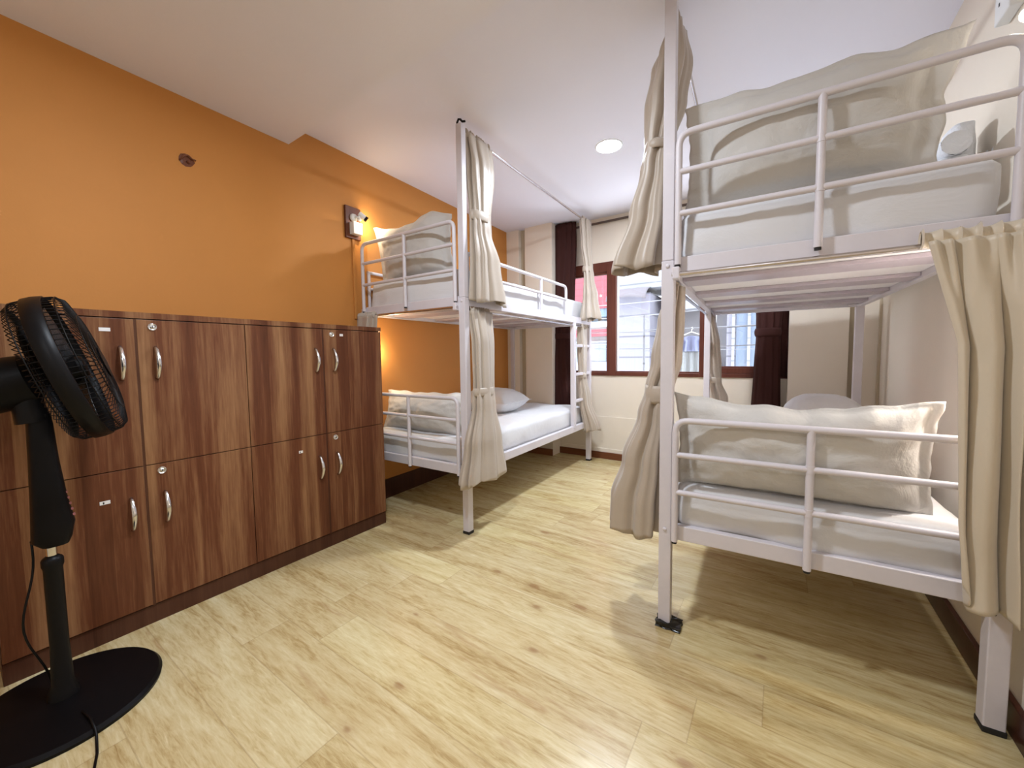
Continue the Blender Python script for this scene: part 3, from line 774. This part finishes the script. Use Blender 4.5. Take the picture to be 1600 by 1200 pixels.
def small_lamp(Mx, label, watts, col=(1, .80, .50), name='reading_lamp', es=30):
    l = empty(name, (0, 0, 0), 0, label, 'lamp', 'bunk reading lamps'); l.matrix_world = Mx
    MB().lathe([(0, 0), (.026, 0), (.027, .008), (.022, .02), (.0, .022)], None, 24).build('lamp_base', M_wplastic, l, True)
    d = Vector((.62, -.40, .45)).normalized(); Mh = Matrix.Translation((0, 0, .03)) @ d.to_track_quat('Z', 'Y').to_matrix().to_4x4()
    MB().lathe([(0, -.01), (.012, -.01), (.016, .004), (.017, .046)], Mh, 24).build('lamp_head', M_wplastic, l, 'auto')
    e = mat('reading_lens', (1, 1, 1), .4, emis=(1, .86, .62), es=es)
    MB().lathe([(0, .045), (.016, .045)], Mh, 24).build('lamp_lens', e, l)
    ld = D.lights.new('reading_light', 'POINT'); ld.energy = watts; ld.color = col; ld.shadow_soft_size = .012
    lo = D.objects.new('reading_light', ld); C.objects.link(lo); lo.parent = l; lo.location = Mh @ Vector((0, 0, .065))
small_lamp(wallM(1.725, 1.13), 'small white reading lamp on the orange wall over the left lower bunk', .55)
RW = Matrix(((0, 0, -1, XR), (1, 0, 0, 1.93), (0, 1, 0, 2.10), (0, 0, 0, 1)))
def right_station():
    r = empty('wall_socket', (0, 0, 0), 0, 'white wall socket with slots at the upper right over the right top bunk', 'socket')
    r.matrix_world = Matrix(((0, 0, -1, XR), (-1, 0, 0, 1.865), (0, 1, 0, 2.105), (0, 0, 0, 1)))
    b = MB().box(-.055, .045, -.055, .085, 0, .032, .004).build('socket_plate', M_wplastic, r)
    m = MB()
    for (x, y) in ((-.02, .03), (-.012, .012), (-.022, -.006)): m.box(x-.003, x+.003, y-.005, y+.005, .0315, .033)
    m.build('socket_slot', M_dark, b)
right_station()
small_lamp(Matrix(((0, 0, -1, XR), (-1, 0, 0, 1.66), (0, 1, 0, 1.93), (0, 0, 0, 1))), 'small white reading lamp on the cream wall over the right top bunk', .03, (1, .94, .86), es=3)
small_lamp(Matrix(((0, 0, -1, XR), (-1, 0, 0, 1.70), (0, 1, 0, 1.02), (0, 0, 0, 1))), 'small white reading lamp hidden behind the large curtain, right lower bunk', .9, (1, .95, .90))
# conduit with clip on the right wall
m = MB(); m.box(XR-.014, XR, 3.55, 3.575, .095, C2-.001, .002)
struct(m.build('trim_2', M_cream2))
# damaged wall patch with a broken hook
def patch():
    r = empty('wall_hook', (0, 0, 0), 0, 'broken brown hook remnant in chipped plaster high on the orange wall', 'hook')
    r.matrix_world = wallM(.735, 2.005)
    m = MB(); pts = []
    rnd = random.Random(4)
    m.lathe([(0, .004), (.018, .0035), (.026, .001), (.028, 0)], Matrix.Diagonal((1, 1, 1, 1)), 11)
    for v in m.b.verts: v.co.x *= 1+.25*rnd.random(); v.co.y *= 1+.2*rnd.random()
    m.build('plaster_chip', M_brown, r)
    m = MB(); m.tube([(-.03, -.012, .004), (-.015, .012, .012), (.0, .020, .016), (.018, .010, .012), (.035, .012, .004)], .0035, 8)
    m.tube([(.002, -.008, .002), (.004, -.010, .022)], .006, 8)
    m.build('hook_wire', M_brown, r, True)
patch()

# ------------------------------------------------------------------ pedestal fan
def fan():
    fx, fy = .70, .165
    r = empty('pedestal_fan', (fx, fy, 0), 0, 'black pedestal fan on a round base in front of the lockers', 'fan')
    # base
    MB().lathe([(0, 0), (.222, 0), (.224, .010), (.216, .020), (.12, .032), (.05, .036), (0, .036)], None, 64).build('fan_base', M_blackm, r, 'auto')
    MB().lathe([(.036, .034), (.032, .055), (.024, .075), (.0205, .20), (.0205, .435), (.0235, .445), (.0235, .462), (.020, .468), (0, .484)], None, 28).build('stand_tube', M_black, r, 'auto')
    MB().lathe([(0, .45), (.0115, .45), (.0115, .55), (0, .55)], None, 20).build('inner_tube', M_chrome, r, 'auto')
    # control housing, flaring down and forward (+y)
    m = MB(); rings = []
    for z, y0, y1, hw in ((.505, -.020, .036, .030), (.525, -.038, .044, .038), (.57, -.036, .052, .040), (.65, -.033, .040, .038), (.76, -.030, .030, .034), (.87, -.028, .024, .031), (.90, -.025, .020, .028)):
        ring = []
        for k in range(20):
            t = 2*pi*k/20; cx_ = hw*math.copysign(abs(cos(t))**.7, cos(t)); yy = (y0+y1)/2+(y1-y0)/2*math.copysign(abs(sin(t))**.7, sin(t))
            ring.append(m.b.verts.new((cx_, yy, z)))
        rings.append(ring)
    for a, b in zip(rings, rings[1:]):
        for k in range(20): m.b.faces.new((a[k], a[(k+1) % 20], b[(k+1) % 20], b[k]))
    m.b.faces.new(rings[0][::-1]); m.b.faces.new(rings[-1])
    ch = m.build('control_housing', M_blackm, r, 'auto')
    mred = mat('button_print', (.35, .12, .12), .5); 
    for k in range(5):
        MB().box(-.004+.018, .004+.018, .040-.0012*k, .051-.0030*k, .585+.018*k, .591+.018*k).build('control_button', mred, ch)
    # head
    tilt = math.radians(16.8); yawf = math.radians(-14.2)
    n = Vector((sin(-yawf)*cos(tilt), cos(yawf)*cos(tilt), sin(tilt)))   # facing direction
    q = n.to_track_quat('Z', 'Y').to_matrix().to_4x4()
    c = Vector((.008, .068, 1.028)); H = Matrix.Translation(c) @ q
    R = .2135
    neck = MB(); neck.tube([(0, -.012, .88), (0, -.02, .93), (0, -.015, .99)], .03, 16, True, [.036, .032, .026]); neck.build('tilt_neck', M_black, r, 'auto')
    MB().lathe([(0, -.26), (.050, -.257), (.072, -.225), (.076, -.14), (.070, -.085), (.05, -.07), (0, -.07)], H @ Matrix.Diagonal((1.0, 1.0, 1, 1)), 32).build('motor_housing', M_blackm, r, 'auto')
    # belt joining the cages
    MB().lathe([(R, -.022), (R+.005, -.020), (R+.007, 0), (R+.005, .020), (R, .022), (R-.003, 0), (R, -.022)], H, 72).build('cage_rim', M_black, r, True)
    def cage(sg, name, zc):
        m = MB(); nn = 84
        for k in range(nn):
            t = 2*pi*k/nn; tw = .22*sg
            pts = []
            for (rr, z) in ((R, .018*sg), (R*.99, .040*sg), (R*.93, .058*sg), (R*.7, zc*.95*sg), (R*.45, zc*sg), (.045, zc*1.02*sg)):
                a = t+tw*(1-rr/R); pts.append(H @ Vector((rr*cos(a), rr*sin(a), z)))
            m.tube(pts, .00125, 4, False)
        for (rr, z) in ((R*.985, .045*sg), (R*.7, zc*.95*sg), (R*.45, zc*sg)):
            m.tube([H @ Vector((rr*cos(2*pi*k/60), rr*sin(2*pi*k/60), z)) for k in range(61)], .0016, 5, False)
        o = m.build(name, M_black, r, True)
        MB().lathe([(0, zc*sg*1.0), (.046, zc*sg*1.0), (.048, zc*sg*1.03+.004*sg), (0, zc*sg*1.03+.008*sg)], H, 28).build('cage_hub', M_black, o, 'auto')
    cage(1, 'front_cage', .071); cage(-1, 'rear_cage', .052)
    # blades
    for k in range(3):
        m = MB(); a0 = 2*pi*k/3+.4
        def f(i, j):
            rr = .035+i*.155; a = a0+(j-.5)*(1.15+.25*sin(pi*i)); z = (.5-j)*.045*(1-.2*i)
            return H @ Vector((rr*cos(a), rr*sin(a), z))
        m.grid(f, 12, 12); m.build('blade', mat('fan_blade', (.03, .03, .032), .25) if k == 0 else D.materials['fan_blade'], r, True, sol=.002)
    MB().lathe([(0, -.06), (.036, -.055), (.038, .02), (.030, .032), (0, .036)], H, 28).build('blade_hub', M_black, r, 'auto')
    # hanging cord from the housing and cord on the floor
    m = MB(); pts = []
    for k in range(20):
        t = k/19; pts.append((-.005+.01*sin(t*5), -.036-.02*sin(t*pi*1.2)+.010*sin(t*9), .53-t*.49))
    m.tube(pts, .0028, 8)
    m.tube([(.13, .02, .034), (.18, .028, .032), (.222, .030, .020), (.232, .03, .004), (.30, .02, .003), (.45, -.02, .003), (.62, -.1, .003)], .0032, 8)
    m.build('power_cord', M_black, r, True)
fan()

# ------------------------------------------------------------------ outside the window
def outmat(name, c, rough=.8, wave=0, axis='Z'):
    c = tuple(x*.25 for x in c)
    m = mat(name, c, rough); t = NT(m)
    if wave:
        sp = t.n('ShaderNodeSeparateXYZ'); t.l(t.pos(), sp.inputs[0])
        s_ = t.math('FRACT', t.math('MULTIPLY', sp.outputs[axis], wave))
        l = t.math('LESS_THAN', s_, .07)
        t.l(t.mix(l, c, tuple(x*.55 for x in c)), t.b.inputs['Base Color'])
    return m
MO_red = outmat('red_siding', (.85, .16, .20), .7, 9); MO_white = outmat('white_siding', (.80, .82, .88), .8, 3.2)
MO_lav = outmat('lavender_panel', (.66, .64, .76), .7, 3.0); MO_grey = outmat('grey_concrete', (.42, .40, .42)); MO_dk = outmat('dark_gap', (.06, .05, .055))
MO_pale = outmat('pale_plaster', (.80, .74, .72)); MO_blue = outmat('pale_blue', (.45, .62, .78)); MO_glass = mat('outside_glass', (.13, .16, .21), .15)
def outside():
    r = empty('red_building', (-.3, 7.0, 0), 0, 'building with red siding seen through the left window pane', 'building')
    def B(name, m, x0, x1, y0, y1, z0, z1, par=r, org=(-.3, 7.0, 0)):
        o = MB().box(x0, x1, y0, y1, z0, z1).build(name, m, par); o.matrix_parent_inverse = Matrix.Translation(-Vector(org)); return o
    B('wall', MO_pale, -2.0, .17, 6.6, 7.6, -1, 1.55); B('red_siding', MO_red, -2.0, .15, 6.55, 7.6, 1.86, 4.2)
    B('sign_band', MO_blue, -2.0, .15, 6.58, 7.6, 1.72, 1.86); B('red_band', MO_red, -2.0, .15, 6.52, 6.6, 1.38, 1.50)
    for x in (-.95, -.52, -.1):
        B('window', MO_white, x-.17, x+.17, 6.56, 6.61, .7, 1.30); B('window_pane', MO_glass, x-.11, x+.11, 6.55, 6.57, .95, 1.22)
    o2 = (1.0, 6.6, 0)
    r = empty('grey_building', o2, 0, 'pale grey panelled building seen through the middle window pane', 'building')
    B('upper_siding', MO_white, .2, 2.9, 6.5, 7.6, 2.12, 4.2, r, o2); B('panel_wall', MO_lav, .2, .80, 6.35, 7.6, -1, 2.02, r, o2)
    B('dark_recess', MO_dk, .80, 1.25, 7.2, 7.6, -1, 2.1, r, o2); B('side_wall', MO_grey, 1.0, 1.9, 6.9, 7.6, -1, 2.1, r, o2)
    B('right_wall', MO_lav, 1.86, 4.2, 6.4, 7.6, -1, 3.0, r, o2)
    for x in (1.93, 2.12, 2.5, 2.9): B('drain_pipe', MO_white, x, x+.035, 6.33, 6.37, -1, 3.0, r, o2)
    B('shop_window', MO_glass, 1.98, 2.9, 6.38, 6.4, .2, 2.6, r, o2); B('balcony_slab', MO_white, .84, 1.9, 6.7, 7.6, .2, .85, r, o2)
    B('air_conditioner', MO_white, .95, 1.45, 6.6, 6.9, 1.75, 2.0, r, o2)
    # awning
    m = MB()
    m.grid(lambda i, j: Vector((.2+.62*i, 6.33-.30*sin(j*pi/2), 2.10-.16*(1-cos(j*pi/2))-.05*abs(2*i-1)**2*j)), 14, 8)
    o = m.build('awning', outmat('awning_grey', (.50, .45, .48)), None, True, org=(.5, 6.2, 2.0), sol=.01); tag(o, 'rounded grey awning on the pale panelled building', 'awning')
    for k, (z0, z1) in enumerate(((1.95, 1.62), (1.72, 1.50), (1.50, 1.30), (1.22, 1.14), (.80, .95), (2.55, 2.0))):
        m = MB(); pts = [(-1.2+4.15*t/18, 6.60-2.69*t/18, z0+(z1-z0)*t/18-.05*sin(pi*t/18)) for t in range(19)]
        m.tube(pts, .006, 6)
        o = m.build('overhead_cable', MO_white if k < 2 else MO_grey, None, org=(1, 5.6, 1.5)); 
        tag(o, ['uppermost white clothes line crossing outside the window', 'second white clothes line outside the window', 'grey cable outside, third from the top', 'grey cable outside, fourth from the top', 'lowest straight grey cable outside the window', 'grey cable in front of the white siding outside'][k], 'cable', 'cables outside the window')
    # laundry
    r = empty('hanging_shirt', (1.70, 4.62, 1.28), 0, 'light blue shirt on a hanger outside the window', 'clothing')
    m = MB(); m.tube([(-.10, 0, -.03), (0, 0, .01), (.10, 0, -.03)], .005, 8); m.tube([(0, 0, .01), (.0, 0, .035), (.014, 0, .045), (.01, 0, .06), (-.006, 0, .055)], .003, 6)
    m.build('hanger', M_wplastic, r, True)
    m = MB(); m.grid(lambda i, j: Vector(((i-.5)*(.16+.05*j+.04*(j < .2)), .018*sin(i*16)*(.4+j)+.02*cos(i*2*pi), -.03-.02*abs(2*i-1)*(1-j)-.17*j)), 36, 12)
    m.build('shirt_body', cloth('blue_cotton', (.17, .19, .30), 8, .3), r, True, sol=.004)
    m = MB(); m.grid(lambda i, j: Vector((1.68+(i-.5)*(.20+.05*j), 4.66+.02*sin(i*19)*(.4+j), 1.09-.36*j)), 40, 12)
    o = m.build('hanging_towel', cloth('white_laundry', (.27, .29, .30), 8, .3), None, True, org=(1.68, 4.66, 1.09), sol=.004); tag(o, 'pale hanging cloth below the blue shirt outside the window', 'cloth')
    m = MB(); m.tube([(1.2, 4.62, 1.332), (2.5, 4.62, 1.332)], .005, 8); m.tube([(1.2, 4.66, 1.095), (2.5, 4.66, 1.095)], .004, 8); m.tube([(2.5, 4.60, .6), (2.5, 4.60, 1.5)], .012, 8); m.tube([(1.2, 4.60, .6), (1.2, 4.60, 1.5)], .012, 8)
    m.tube([(2.5, 3.915, .75), (2.5, 4.68, .75)], .01, 6); m.tube([(1.2, 3.915, .75), (1.2, 4.68, .75)], .01, 6)
    o = m.build('drying_rack', MO_white, None, org=(1.8, 4.62, 1.0)); tag(o, 'thin white drying rack holding the laundry outside', 'drying rack')
outside()
